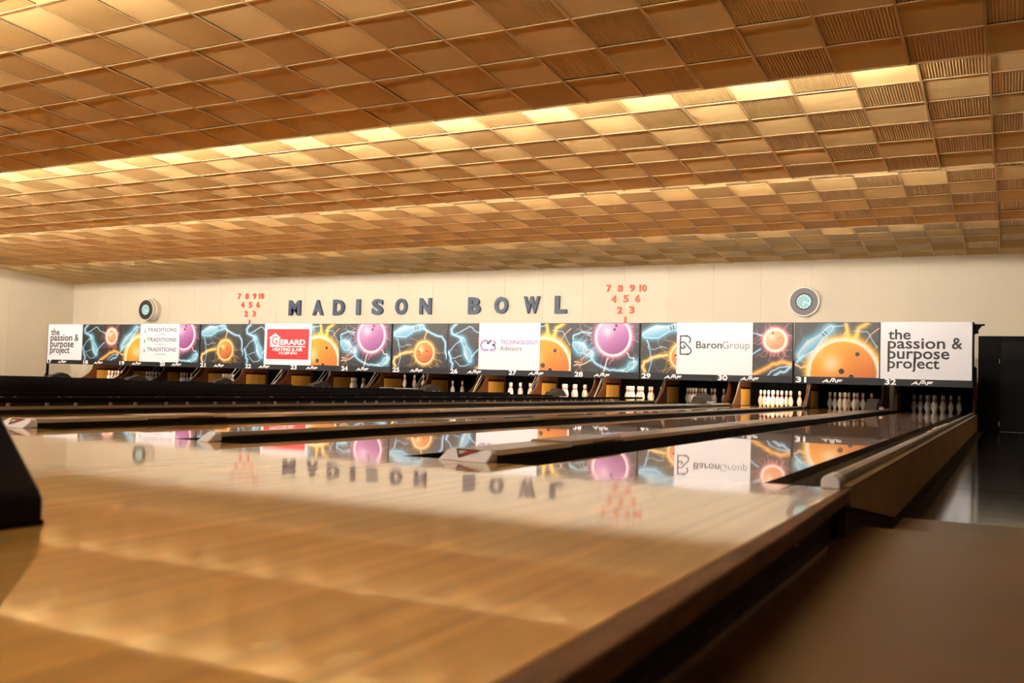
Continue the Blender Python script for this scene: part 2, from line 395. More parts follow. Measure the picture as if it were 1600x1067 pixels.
# right end of lane 32: rounded rail, ledge and board
t = thing('side_capping', 'rounded grey capping rail with white cap right of lane 32', 'capping', (.8, 0, 0))
pr = [(-.034, .0), (-.034, .03), (-.026, .046), (-.01, .055), (.01, .055), (.026, .046), (.034, .03), (.034, .0)]
build(MB().prism(pr, .10, 17.3, 'y'), 'rail', M['cap'], t)
build(MB().prism([(p[0]*1.1, p[1]*1.04) for p in pr], -.045, .10, 'y'), 'white_cap', M['nose'], t, bevel=.006)
for i in range(9):
    yy = 5.2+i*.33+random.uniform(-.1, .1)
    build(MB().box(-.03+random.uniform(0, .015), .012, yy, yy+random.uniform(.08, .22), .0545, .058+random.uniform(0, .008)), 'tape_scrap', M['tape'], t)
t = thing('lane_side_wall', 'olive-tan boarded side of lane 32 facing the dark aisle', 'side panel', (.87, 0, 0))
jo = [0, 3.9, 8.0, 12.0, 17.3]
for i in range(4):
    ya, yb = jo[i]+(.008 if i else .012), jo[i+1]-.004
    poly = [(ya, -.002), (yb, -.002), (yb, -.297), (1.7, -.30), (ya, -.07)] if i == 0 else [(ya, -.002), (yb, -.002), (yb, -.297), (ya, -.297)]
    build(MB().prism(poly, -.02, 0, 'x'), 'side_board', M['side'], t)
build(MB().box(-.034, .003, .004, 17.3, -.001, .013), 'ledge', M['ledge'], t)
build(MB().box(-.06, -.03, .13, 17.3, FZ+.002, -.003), 'kick_board', M['dim'], t)
build(MB().box(-.05, -.022, .02, 2.6, -.2, -.06), 'lower_panel', M['dim'], t)
# small white dot on the dark riser
s_ = MB().lathe([(.004, 0), (.006, .004), (.003, .009)], 10, axis='x'); o = build(s_, 'screw_dot', M['printw'], ap, Vector((.801, -.75, -.125))-wloc(ap))

# bumper rails standing on dividers to the left
for k in range(3, 15):
    xc, wd, a, b_ = DIV[k]
    t = thing('bumper_rail', '%s black bumper rail from the front, on short metal posts' % ORD[k-3], 'bumper rail', (xc, 0, .056), 'raised bumper rails')
    for sg in (-1, 1):
        ox = sg*(wd/2+.012)
        build(MB().prism([(ox-.012, .034), (ox+.012, .034), (ox+.014, .055), (ox+.01, .078), (ox-.01, .078), (ox-.014, .055)], .55, 16.6 if k % 2 else 15.2, 'y'), 'rail', M['black'], t)
    me = MB().box(-.011, .011, -.012, .012, 0, .036).mesh('post'); me.materials.append(M['steel'])
    if k < 6:
        for sg in (-1, 1):
            for j in range(22): link('post', me, None, t, (sg*(wd/2-.006), .8+.66*j+(.33 if sg < 0 else 0), 0))
    else:
        m = MB()
        for sg in (-1, 1):
            for j in range(22):
                yy = .8+.66*j+(.33 if sg < 0 else 0); m.box(sg*(wd/2-.006)-.011, sg*(wd/2-.006)+.011, yy-.012, yy+.012, 0, .036)
        build(m, 'posts', M['steel'], t)['kind'] = 'stuff'
# brown hoods at the pit end of the broad dividers
for k in range(0, 15, 2):
    xc, wd, a, b_ = DIV[k]
    t = thing('return_hood', '%s small brown hood with white foot from the right, before the pins' % ORD[k//2], 'hood', (xc, 0, .063), 'hoods at the pit end of the dividers')
    build(MB().prism([(15.25, 0), (15.42, .13), (15.58, .15), (15.72, .21), (15.92, .17), (16.1, .05), (16.1, 0)], -.12, .10, 'x'), 'cover', M['hood'], t, bevel=.008)
    build(MB().box(.102, .15, 15.66, 16.04, .0, .035), 'white_foot', M['printw'], t)
    build(MB().box(.102, .13, 15.69, 15.73, .035, .06).box(.102, .13, 15.97, 16.01, .035, .06), 'foot_bracket', M['steel'], t)

# ------------------------------------------------------------------ pin decks
PW = {17: 1.0, 18: .05, 19: .03, 20: .22, 21: .6, 22: .5, 23: .15, 24: .35, 25: .15, 26: 1.2, 27: 1.5, 28: 1.6, 29: .2, 30: 2.2, 31: .12, 32: .012}
EMI = {}
def pin_tube_mat(p):
    if p not in EMI: EMI[p] = mat('pin_lamp_%d' % int(p*1000), (255, 255, 255), .5, emis=((1, .83, .58), PIN_POWER*p))
    return EMI[p]
kp = [(17.62, .002), (17.74, .06), (17.93, .16), (18.12, .28), (18.24, .42), (18.3, .62), (18.3, 1.0), (19.5, 1.0), (19.5, .002)]
PIN = [(.0258, 0), (.0286, .005), (.0358, .02), (.0496, .057), (.0566, .086), (.0605, .114), (.0570, .149), (.0470, .184), (.0340, .219), (.0250, .238), (.0233, .254), (.0260, .276), (.0310, .311), (.0323, .343), (.0300, .360), (.0220, .374), (.0080, .3805)]
pm = MB().lathe(PIN, 18).mesh('bowling_pin', True); pm.materials.append(M['pin'])
def band(h0, h1):
    def r(h):
        for (ra, ha), (rb, hb) in zip(PIN, PIN[1:]):
            if ha <= h <= hb: return ra+(rb-ra)*(h-ha)/(hb-ha)
    b = MB().lathe([(r(h)+.0009, h) for h in (h0, (h0+h1)/2, h1)], 18).mesh('neck_stripe', True); b.materials.append(M['pinred']); return b
b1, b2 = band(.236, .252), band(.264, .281)
cr = MB(); cr.v = [(-.014, -.0602, .135), (.0, -.0615, .118), (.014, -.0602, .135), (.009, -.0585, .148), (0, -.0595, .141), (-.009, -.0585, .148)]; cr.f = [(0, 1, 4, 5), (1, 2, 3, 4)]
crm = cr.mesh('crest'); crm.materials.append(M['pinred'])
LAT = {1: (0, 0), 2: (-1, 1), 3: (1, 1), 4: (-2, 2), 5: (0, 2), 6: (2, 2), 7: (-3, 3), 8: (-1, 3), 9: (1, 3), 10: (3, 3)}
PN = {1: 'head pin', 2: 'second-row left pin', 3: 'second-row right pin', 4: 'third-row left pin', 5: 'third-row middle pin', 6: 'third-row right pin', 7: 'back-row far left pin', 8: 'back-row inner left pin', 9: 'back-row inner right pin', 10: 'back-row far right pin'}
ALL = list(range(1, 11)); NO10 = ALL[:-1]
SETS = {32: ALL, 31: ALL, 30: ALL, 29: ALL, 28: ALL, 27: NO10, 26: NO10, 25: [1, 3], 24: [2, 5, 6], 23: [1, 2, 4, 5, 7, 8], 22: [10], 21: [6, 9], 20: [1, 2, 3, 4, 7], 19: [1, 2, 3, 4], 18: [1, 2, 3, 4, 5], 17: [1, 2, 3, 4, 5, 6]}
for k, c in enumerate(LC):
    ln = 32-k
    t = thing('pinsetter', 'dark pinsetter bay '+WH[ln], 'pinsetter', (c, 0, 0), 'pinsetter bays')
    for sg in (-1, 1):
        xa = sg*(W/2+G); xi = sorted((xa, xa+sg*.026))
        o = build(MB().prism(kp, xi[0], xi[1], 'x'), 'kickback', M['kick'], t)
        build(MB().box(xi[0]+.004, xi[1]-.004, 16.62, 18.3, .56, 1.0), 'added_light_block', M['blackmat'], o)  # added out of sight to keep each pin lamp off the next lane
        xp = sorted((xa, xa-sg*.012))
        build(MB().box(xp[0], xp[1], 18.42, 19.28, .004, .385), 'kick_plate', M['kickplate'], o)
        build(MB().box(xp[0], xp[1], 18.40, 19.3, .40, .44), 'rubber_strip', M['black'], o)
    build(MB().box(-W/2-G, W/2+G, 19.42, 19.5, -.12, 1.0), 'pit_curtain', M['blackmat'], t)
    build(MB().box(-W/2-G, W/2+G, 16.62, 19.5, 1.0, 1.02), 'top_cover', M['black'], t)
    build(MB().bar((-W/2-G+.05, 17.5, .05), (-W/2-G+.05, 18.15, .6), .008).bar((-W/2-G+.1, 17.35, .05), (-W/2-G+.1, 17.9, .6), .008), 'sweep_arm', M['steel'], t)
    build(MB().box(-W/2-.08, W/2+.08, 17.1, 17.16, .6, .74), 'sweep_board', M['black'], t)
    lp = build(MB().box(-.62, .62, 17.72, 17.82, .74, .82), 'lamp_housing', M['black'], t)
    build(MB().lathe([(.016, -.58), (.016, .58)], 8, c=(0, 17.85, .75), axis='x'), 'lamp_tube', pin_tube_mat(PW[ln]), lp, smooth=True)
    if ln == 24:
        build(MB().box(-W/2-.1, W/2+.2, 17.9, 17.95, .03, .06).box(-W/2-.1, W/2+.2, 18.0, 18.05, .11, .14), 'pin_table', M['steel'], t)
    grp = 'bowling pins on lane %d' % ln
    for n in SETS[ln]:
        a, b = LAT[n]
        o = link('bowling_pin', pm, None, None, (c+a*.1524, 18.288+b*.264, .14 if ln == 24 else .0005))
        o.rotation_euler.z = random.uniform(-1.2, 1.2)
        tag(o, PN[n]+' '+WH[ln], 'bowling pin', grp)
        link('neck_stripe', b1, None, o); link('neck_stripe', b2, None, o); link('crest', crm, None, o)

# ------------------------------------------------------------------ text and strokes
_tc = {}
def text_mesh(s, w, h, mat_, depth=.004, offset=0, sx=None):
    """words fitted into a w x h box, facing -y, lower left corner at the origin"""
    cu = bpy.data.curves.new('t', 'FONT'); cu.body = s; cu.size = 1; cu.offset = offset; cu.extrude = .05; cu.resolution_u = 3
    o = bpy.data.objects.new('t', cu); COL.objects.link(o)
    dg = bpy.context.evaluated_depsgraph_get(); me = bpy.data.meshes.new_from_object(o.evaluated_get(dg))
    COL.objects.unlink(o); bpy.data.objects.remove(o); bpy.data.curves.remove(cu)
    n = len(me.vertices); a = np.empty(n*3); me.vertices.foreach_get('co', a); a = a.reshape(-1, 3)
    lo, hi = a.min(0), a.max(0); q = (a-lo)/(hi-lo)
    out = np.stack([q[:, 0]*w, -q[:, 2]*depth, q[:, 1]*h], 1); me.vertices.foreach_set('co', out.ravel()); me.update()
    me.materials.clear(); me.materials.append(mat_); return me
def text(name, s, x, y, z, w, h, m, parent=None, depth=.004, offset=0):
    me = text_mesh(s, w, h, m, depth, offset); p = Vector((x, y, z))
    if parent is not None: p -= wloc(parent)
    return link(name, me, None, parent, p)
def strokes(name, lines, x, y, z, sx, sz, wd, m, parent, depth=.004, closed=False):
    mb = MB()
    for ln in lines:
        pts = [Vector((p[0]*sx, p[1]*sz)) for p in ln]; n = len(pts); L = []; R = []
        for i in range(n):
            d1 = (pts[i]-pts[i-1]).normalized() if i else (pts[1]-pts[0]).normalized()
            d2 = (pts[i+1]-pts[i]).normalized() if i < n-1 else d1
            d = (d1+d2).normalized() if (d1+d2).length > 1e-6 else d1
            nn = Vector((-d.y, d.x)); k = wd/2/max(.35, nn.dot(Vector((-d1.y, d1.x))))
            L.append(pts[i]+nn*k); R.append(pts[i]-nn*k)
        for i in range(n-1):
            mb.prism([tuple(L[i]), tuple(R[i]), tuple(R[i+1]), tuple(L[i+1])], -depth, 0, 'y')
    p = Vector((x, y, z))
    if parent is not None: p -= wloc(parent)
    return build(mb, name, m, parent, p)
def poly(name, pts, x, y, z, sx, sz, m, parent, depth=.004):
    p = Vector((x, y, z))
    if parent is not None: p -= wloc(parent)
    return build(MB().prism([(a*sx, b*sz) for a, b in pts], -depth, 0, 'y'), name, m, parent, p)
def arc(cx, cz, r, a0, a1, n=14, rz=None):
    rz = rz or r
    return [(cx+r*math.cos(math.radians(a0+(a1-a0)*i/n)), cz+rz*math.sin(math.radians(a0+(a1-a0)*i/n))) for i in range(n+1)]

# ------------------------------------------------------------------ printed bowling art (flat print as point colours)
def art(kind, nx=190, nz=126):
    H = 1.0; AS = P/(ZMT-ZMS); U, V = np.meshgrid(np.linspace(0, AS, nx), np.linspace(0, 1, nz)); V = 1-V   # V measured from the top
    rs = np.random.RandomState(5+ord(kind))
    img = np.zeros((nz, nx, 3)); img[:] = np.array([.09, .095, .105])
    img += (.05*(1-V))[..., None]*np.array([1, 1, 1])
    def scr(c, a): nonlocal img; img = 1-(1-img)*(1-np.clip(a, 0, 1)[..., None]*np.array(c))
    def over(c, a): nonlocal img; a = np.clip(a, 0, 1)[..., None]; img = img*(1-a)+np.array(c)*a
    def seg(a, b):
        a = np.array(a); b = np.array(b); d = b-a; t = np.clip(((U-a[0])*d[0]+(V-a[1])*d[1])/(d@d+1e-9), 0, 1)
        return np.hypot(U-a[0]-t*d[0], V-a[1]-t*d[1]), t
    def bolt(pts, wdt, col, core=(1, 1, 1), glow=2.4, jit=.010):
        wdt *= .62
        p2 = [np.array(pts[0])*[AS, 1]]
        for a, b in zip(pts, pts[1:]):
            a = np.array(a)*[AS, 1]; b = np.array(b)*[AS, 1]; n = max(2, int(np.hypot(*(b-a))/.07))
            for i in range(1, n+1): p2.append(a+(b-a)*i/n+rs.normal(0, jit, 2)*(i < n))
        D = np.full(U.shape, 9.)
        for a, b in zip(p2, p2[1:]): D = np.minimum(D, seg(a, b)[0])
        scr(col, np.exp(-(D/(wdt*glow))**2)*.9); over(np.array(core)*.6+np.array(col)*.4, .85*np.exp(-(D/wdt)**4))
    def hair(x, y, ang, ln, col, wdt=.006):
        p = np.array([x*AS, y]); D = np.full(U.shape, 9.)
        for i in range(6):
            q = p+ln/6*np.array([math.cos(ang), math.sin(ang)]); D = np.minimum(D, seg(p, q)[0]); p = q; ang += rs.normal(0, .55)
        scr(col, np.exp(-(D/wdt)**2)*.75)
    def ball(x, y, r, body, dark, glowc, holes, ring=.12, gl=.42, n=18):
        cx = x*AS; D = np.hypot(U-cx, V-y)
        spk = 1+.10*np.sin(np.arctan2(V-y, U-cx)*34)+.06*np.sin(np.arctan2(V-y, U-cx)*53+1)
        scr(glowc, np.exp(-(np.maximum(D-r*(1+ring*.6), 0)/(r*gl*.55*spk))**1.7))
        for i in range(n):
            a = rs.uniform(0, 6.28); hair((cx+r*1.15*math.cos(a))/AS, y+r*1.15*math.sin(a), a, rs.uniform(.15, .34), glowc)
        over((1, .97, .93), np.clip((r*(1+ring)-D)/(r*.09), 0, 1))
        sh = np.clip(((U-cx)*.45+(V-y)*.75)/r*.6+.45, 0, 1)[..., None]
        bc = np.array(body)*(1-sh)+np.array(dark)*sh
        hl = np.exp(-(np.hypot(U-cx+.35*r, V-y+.3*r)/(r*.3))**2)[..., None]; bc = bc*(1-.65*hl)+.65*hl
        a = np.clip((r-D)/(r*.05), 0, 1)[..., None]; img[:] = img*(1-a)+bc*a
        for hx, hy, hr in holes:
            d = np.hypot((U-cx)-hx*r, (V-y)-hy*r); over(np.array(body)*1.05, np.clip((hr*r*1.25-d)/(hr*r*.2), 0, 1)*.7); over((.16, .07, .05), np.clip((hr*r-d)/(hr*r*.25), 0, 1))
    def pin(base, head, wb, warm=.0, glow=.09, col=(.30, .72, .95)):
        a = np.array(base)*[AS, 1]; b = np.array(head)*[AS, 1]; d, t = seg(a, b)
        r = wb*np.interp(t, [0, .12, .36, .66, .78, .9, 1], [.45, .72, 1, .46, .40, .5, .46])
        e = d-r
        scr(col, .9*np.exp(-(np.maximum(e, 0)/glow)**1.6)); over((.9, .98, 1), .8*np.clip((.014-np.abs(e))/.010, 0, 1))
        n = np.array([-(b-a)[1], (b-a)[0]]); n = n/np.hypot(*n)
        side = np.clip(((U-a[0])*n[0]+(V-a[1])*n[1])/(wb)*.5+.5, 0, 1)
        c = (np.array([.98, .98, .96])*(1-side[..., None]**.6)+np.array([.32, .66, .84])*side[..., None]**.6)
        m_ = np.clip(-e/.012, 0, 1)[..., None]; img[:] = img*(1-m_)+c*m_
        for tt in (.76, .84): over((.18, .24, .32), np.clip((.017-np.abs(t-tt))/.006, 0, 1)*np.clip(-e/.01, 0, 1))
    B = (.35, .75, 1.); Y = (1., .72, .15); O = (1, .55, .3); K = (.95, .6, .65)
    for i in range(12): hair(rs.uniform(0, 1), rs.uniform(0, 1), rs.uniform(0, 6.3), .3, rs.choice([0, 1]) and (.3, .42, .5) or (.45, .33, .36), .005)
    if kind == 'A':
        bolt([(.54, .05), (.61, .14), (.76, .24), (.90, .29), (.96, .4), (.965, .62), (1.0, .78)], .024, B)
        pin((.06, .23), (.53, .06), .125, glow=.07); bolt([(.08, .34), (.13, .55), (.16, .75), (.12, .98)], .009, B); bolt([(.08, .34), (.16, .53), (.3, .47), (.36, .5)], .006, B)
        bolt([(.36, .64), (.18, .69), (.05, .78), (.03, .88), (.07, 1.0)], .034, Y)
        ball(.59, .66, .245, (1, .64, .20), (.66, .30, .10), (1, .70, .10), [(-.6, -.08, .11), (.28, -.14, .11), (-.52, .22, .09)])
        bolt([(.59, .33), (.62, .2), (.6, .12)], .014, Y)
    if kind == 'B':
        bolt([(.14, 0), (.05, .13), (.06, .22), (.24, .34)], .032, B); bolt([(.0, .62), (.05, .75), (.08, 1.0)], .03, B)
        bolt([(.13, .22), (.36, .06), (.5, .19), (.62, .24)], .011, B); bolt([(.24, .36), (.1, .5), (.02, .66)], .010, B); bolt([(.08, .78), (.24, .71)], .008, B)
        bolt([(.12, .82), (.22, .95), (.36, .9)], .008, B); bolt([(.41, .75), (.5, .6), (.6, .5)], .014, B)
        pin((.385, .82), (.25, .36), .085, glow=.08)
        ball(.785, .325, .185, (1, .80, .62), (.95, .55, .38), (.98, .45, .50), [(-.25, -.72, .12), (.3, -.1, .07), (.55, -.25, .07)], ring=.3, gl=.6, n=22)
        bolt([(.5, 1.0), (.63, .9), (.76, .78), (.9, .74), (1, .78)], .04, (1, .62, .15), (1, .86, .5)); bolt([(.7, 1.0), (.8, .88), (.95, .82)], .012, B); bolt([(.78, 1.0), (.86, .92), (.92, .92), (.98, .83)], .024, B)
    if kind == 'C':
        ball(.584, .93, .60, (1, .66, .06), (.70, .33, .04), (1, .70, .06), [(.42, -.59, .075), (-.04, -.06, .10), (.25, .1, .09)], ring=.13, gl=.28, n=12)
        bolt([(.61, 0), (.63, .15), (.65, .30)], .034, (1, .75, .15), (1, .93, .5)); bolt([(.87, 0), (.76, .1), (.72, .30)], .04, (1, .75, .15), (1, .93, .5))
        bolt([(.62, .15), (.58, .25), (.6, .32)], .008, Y); bolt([(.46, .07), (.58, .05)], .009, B); bolt([(.82, .4), (.9, .22), (1, .1)], .008, O); bolt([(.7, .15), (.86, .16), (.98, .45)], .007, B)
        pin((.07, .60), (.43, .10), .10, glow=.10); bolt([(.03, .74), (.1, .62)], .022, B); bolt([(0, .78), (.08, .84), (.2, .84)], .016, (1, .7, .3))
    if kind == 'D':
        ball(.62, .28, .365, (.86, .62, .86), (.52, .24, .52), (.82, .42, .70), [(.08, -.42, .10), (.18, -.64, .10)], ring=.16, gl=.38, n=14)
        pin((.05, .44), (.30, .64), .12, glow=.10); bolt([(.02, .33), (.02, .25), (.15, .18), (.29, .20)], .016, B)
        bolt([(.30, .66), (.36, .82), (.46, .90), (.58, .965), (.80, .965)], .026, B)
        pin((.955, .80), (.80, .99), .07, glow=.09)
        bolt([(.55, .72), (.52, .86), (.49, 1)], .011, (1, .85, .95)); bolt([(.83, .6), (.86, .69), (.93, .7), (.935, .82)], .009, (1, .85, .95)); bolt([(.04, .88), (.2, .84), (.3, .76)], .010, (1, .8, .6))
        for i in range(8): hair(.05, .8, rs.uniform(-.6, .9), .5, O)
        for i in range(7): hair(.3, rs.uniform(.05, .35), rs.uniform(2.6, 3.6), .4, (.8, .7, .8))
    img = np.clip(img, 0, 1)
    col = np.where(img <= .04045, img/12.92, ((img+.055)/1.055)**2.4)
    me = bpy.data.meshes.new('art_panel')
    xs = np.linspace(0, P-.012, nx); zs = np.linspace(0, ZMT-ZMS-.012, nz)
    vs = [(a, 0, b) for b in zs for a in xs]
    fs = [(j*nx+i, j*nx+i+1, (j+1)*nx+i+1, (j+1)*nx+i) for j in range(nz-1) for i in range(nx-1)]
    me.from_pydata(vs, [], fs); me.update()
    at = me.color_attributes.new('print', 'FLOAT_COLOR', 'POINT')
    rgba = np.ones((nx*nz, 4)); rgba[:, :3] = col.reshape(-1, 3); rgba[:, :3] *= .76; at.data.foreach_set('color', rgba.ravel().astype(np.float32))
    me.materials.append(M['art']); return me
am = bpy.data.materials.new('printed_art'); am.use_nodes = True; M['art'] = am
an = am.node_tree.nodes.new('ShaderNodeAttribute'); an.attribute_name = 'print'
am.node_tree.links.new(an.outputs['Color'], am.node_tree.nodes['Principled BSDF'].inputs['Base Color'])
am.node_tree.nodes['Principled BSDF'].inputs['Roughness'].default_value = .35
ARTS = {k: art(k) for k in 'ABCD'}

# masking units
def amf_logo(parent, x, z, w, h):
    y = YM-.0142
    d = .10
    strokes('logo', [[(0, .08), (.22, .70), (.31, .08)], [(.14, .30), (.28, .30)]], x, y, z, w, h, h*.17, M['printw'], parent, .002)
    strokes('logo', [[(.36, .08), (.44, .66), (.53, .30), (.63, .66), (.68, .08)]], x, y, z, w, h, h*.17, M['printw'], parent, .002)
    poly('logo', [(.42, 1.0), (.66, 1.0), (.54, .62)], x, y, z, w, h, M['printw'], parent, .002)
    strokes('logo', [[(1.0, .66), (.76, .66), (.73, .08)], [(.76, .40), (.94, .40)]], x, y, z, w, h, h*.17, M['printw'], parent, .002)
UL = {17: 'far-left printed masking unit carrying the leaf board', 21: 'printed masking unit carrying the red board', 25: 'printed masking unit carrying the purple-lettered board', 29: 'printed masking unit carrying the looped-letter board', 31: 'far-right printed masking unit with the big gold ball'}
UNITS = [(17, 20), (21, 24), (25, 28), (29, 30), (31, 32)]
def mx(ln): return MR-(33-ln)*P                # left edge of a lane's mask
amf_cache = None
for a, b in UNITS:
    x0, x1 = mx(a)+.012, mx(b)+P-.012
    u = thing('masking_unit', UL[a], 'masking unit', (x0, YM, ZMB), 'masking units')
    build(MB().box(0, x1-x0, .003, .05, .02, ZMT-ZMB-.012), 'backing', M['frame'], u)
    build(MB().box(0, x1-x0, -.010, .05, ZMT-ZMB-.011, ZMT-ZMB), 'top_trim', M['frame'], u)
    build(MB().box(0, .012, -.010, .05, 0, ZMT-ZMB).box(x1-x0-.012, x1-x0, -.010, .05, 0, ZMT-ZMB), 'end_trim', M['frame'], u)
    for ln in range(a, b+1):
        link('art_panel', ARTS['DABC'[ln % 4]], None, u, Vector((mx(ln)+.006+(.012 if ln == a else 0), YM-.004, ZMS+.003))-wloc(u)).scale.x = .986 if ln in (a, b) else 1
        r = build(MB().box(.004, P-.004, -.014, .05, 0, ZMS-ZMB), 'rail', M['rail'], u, Vector((mx(ln)+(.01 if ln == a else 0), YM, ZMB))-wloc(u))
        r.scale.x = .99 if ln in (a, b) else 1
        nx_ = mx(ln)+.055 if ln % 2 else mx(ln)+.10
        text('lane_number', str(ln), nx_, YM-.0142, ZMB+.016, .215, .120, M['printw'], r, offset=.028, depth=.002)
        amf_logo(r, mx(ln)+P*.352, ZMB+.022, .40, .10)
    for ln in range(a+1, b+1): build(MB().box(-.003, .003, -.0055, .003, .15, ZMT-ZMB-.01), 'seam', M['ink'], u, Vector((mx(ln), YM, ZMB))-wloc(u))
t = thing('mask_bracket', 'black metal bracket at the right end of the masking units', 'bracket', (MR-.0118, YM+.02, 1.55))
build(MB().box(0, .02, .0, .10, -1.0, .27), 'end_plate', M['black'], t)
build(MB().box(.02, .20, .02, .07, .20, .235), 'arm', M['black'], t); build(MB().prism([(.02, .20), (.15, .20), (.02, .02)], .03, .06, 'y'), 'gusset', M['black'], t)
build(MB().box(.02, .09, .02, .08, .05, .10), 'bolt_block', M['black'], t)
t = thing('mask_post', 'black post with diagonal brace under the left end of the masking units', 'post', (mx(17)-.05, YM+.09, 0))
build(MB().box(-.03, .03, -.03, .03, FZ+.01, .544), 'post', M['black'], t); build(MB().bar((-.03, 0, .26), (-.25, 0, -.02), .024, 4), 'brace', M['black'], t); build(MB().box(-.25, .03, -.04, .04, -.06, -.01), 'foot', M['black'], t)

# advertising boards fixed over the masks
def sign(label, x0, x1, z0=.680, z1=1.826):
    t = thing('advert_board', label, 'sign', (x0, YM-.017, z0))
    o = build(MB().box(0, x1-x0, -.010, 0, 0, z1-z0), 'board', M['white'], t)
    for a in (.02, (x1-x0)/2, x1-x0-.02):
        for c in (.03, z1-z0-.03): build(MB().lathe([(.007, 0), (.005, .004)], 8, c=(a, -.010, c), axis='y'), 'screw_dot', M['steel'], t)
    return t
YT = YM-.0272
def TX(t, s, x0, x1, u0, u1, v0, v1, m, off=0, name='lettering'):     # u from left, v from bottom as fractions
    z0, z1 = .680, 1.826
    return text(name, s, x0+(x1-x0)*u0, YT, z0+(z1-z0)*v0, (x1-x0)*(u1-u0), (z1-z0)*(v1-v0), m, t, offset=off, depth=.002)
def passion(label, x0, x1):
    t = sign(label, x0, x1); k = M['ink']
    TX(t, 'the', x0, x1, .088, .338, .69, .872, k, .016)
    TX(t, 'passion', x0, x1, .082, .715, .47, .715, k, .016); TX(t, '&', x0, x1, .785, .90, .53, .725, k, .016)
    TX(t, 'purpose', x0, x1, .082, .762, .29, .49, k, .016)
    TX(t, 'project', x0, x1, .082, .655, .125, .36, k, .016)
passion('white board with four lines of black lettering, far left', -26.46, -24.80)
passion('white board with four lines of black lettering, far right', -.881, .789)
x0, x1 = -22.175, -20.507
t = sign('white board with three repeated slate words and small green leaves', x0, x1)
for v, s in ((.735, 'at CAMARGO'), (.475, 'at DEERFIELD'), (.215, 'at NORTH BEND')):
    TX(t, 'TRADITIONS', x0, x1, .18, .925, v+.06, v+.165, M['slate'], .02); TX(t, s, x0, x1, .38, .68, v-.03, v+.008, M['inklight'])
    poly('leaf', [(0, 0), (.5, .5), (.45, 1), (1, .45), (.75, .1), (.4, .3)], x0+.12, YT, .680+1.146*v, .13, .18, M['green'], t, .002)
x0, x1 = -17.187, -15.502
t = sign('white-bordered red board with a white house and lettering', x0, x1); w_, h_ = x1-x0, 1.146
YT2 = YT-.004
build(MB().box(w_*.055, w_*.945, -.014, -.010, h_*.135, h_*.87), 'red_field', M['red'], t)
def GX(s, u0, u1, v0, v1, off=0): return text('lettering', s, x0+w_*u0, YT2+.0005, .680+h_*v0, w_*(u1-u0), h_*(v1-v0), M['printw'], t, offset=off, depth=.002)
gy = YT2+.0005
poly('house', [(.13, .45), (.13, .645), (.095, .645), (.235, .77), (.36, .645), (.325, .645), (.325, .45)], x0, gy, .680, w_, h_, M['printw'], t, .002)
strokes('house_letter', [[(.285, .66), (.255, .685), (.21, .675), (.178, .62), (.178, .56), (.205, .505), (.25, .497), (.28, .53), (.28, .575), (.235, .575)]], x0, gy-.0025, .680, w_, h_, .035, M['red'], t, .002)
GX('ERARD', .35, .875, .487, .615, .03); poly('underline', [(.13, .435), (.875, .435), (.875, .458), (.13, .458)], x0, gy, .680, w_, h_, M['printw'], t, .002)
GX('HEATING & AIR', .19, .82, .335, .415, .015); GX('513-289-8762', .32, .71, .255, .32, .01)
x0, x1 = -10.229, -8.543; w_ = x1-x0
t = sign('white board with purple lettering and a black tick', x0, x1)
strokes('emblem', [arc(.115, .52, .08, 55, 305, 16, .105)], x0, YT, .680, w_, h_, .048, M['purple'], t, .002)
strokes('emblem', [arc(.225, .577, .043, 60, -90, 10, .053), arc(.225, .473, .052, 90, -140, 12, .058)], x0, YT, .680, w_, h_, .048, M['purple'], t, .002)
strokes('tick', [[(.135, .585), (.155, .56), (.21, .635)]], x0, YT-.003, .680, w_, h_, .036, M['ink'], t, .002)
poly('rule', [(.322, .37), (.327, .37), (.327, .68), (.322, .68)], x0, YT, .680, w_, h_, M['green'], t, .002)
TX(t, 'TECHNOLOGY', x0, x1, .355, .965, .545, .64, M['purple'], .022); TX(t, 'Advisors', x0, x1, .355, .71, .41, .51, M['inkgrey'])
x0, x1 = -5.149, -3.46; w_ = x1-x0
t = sign('white board with a looped charcoal letter and grey words', x0, x1)
bl = [[(.05, .375), (.05, .74), (.13, .74)]+arc(.13, .665, .055, 90, -50, 10, .075), [(.05, .385), (.145, .385)]+arc(.145, .45, .052, -90, 40, 8, .065)+[(.115, .60)]+arc(.085, .575, .035, 60, 180, 8, .05), arc(.085, .555, .035, 180, 330, 8, .055)+[(.09, .56)]]
strokes('emblem', bl, x0, YT, .680, w_, h_, .030, M['inkgrey'], t, .002)
TX(t, 'Baron', x0, x1, .262, .605, .50, .64, M['inkgrey'], .012); TX(t, 'Group', x0, x1, .61, .962, .458, .64, M['inklight'], -.004)

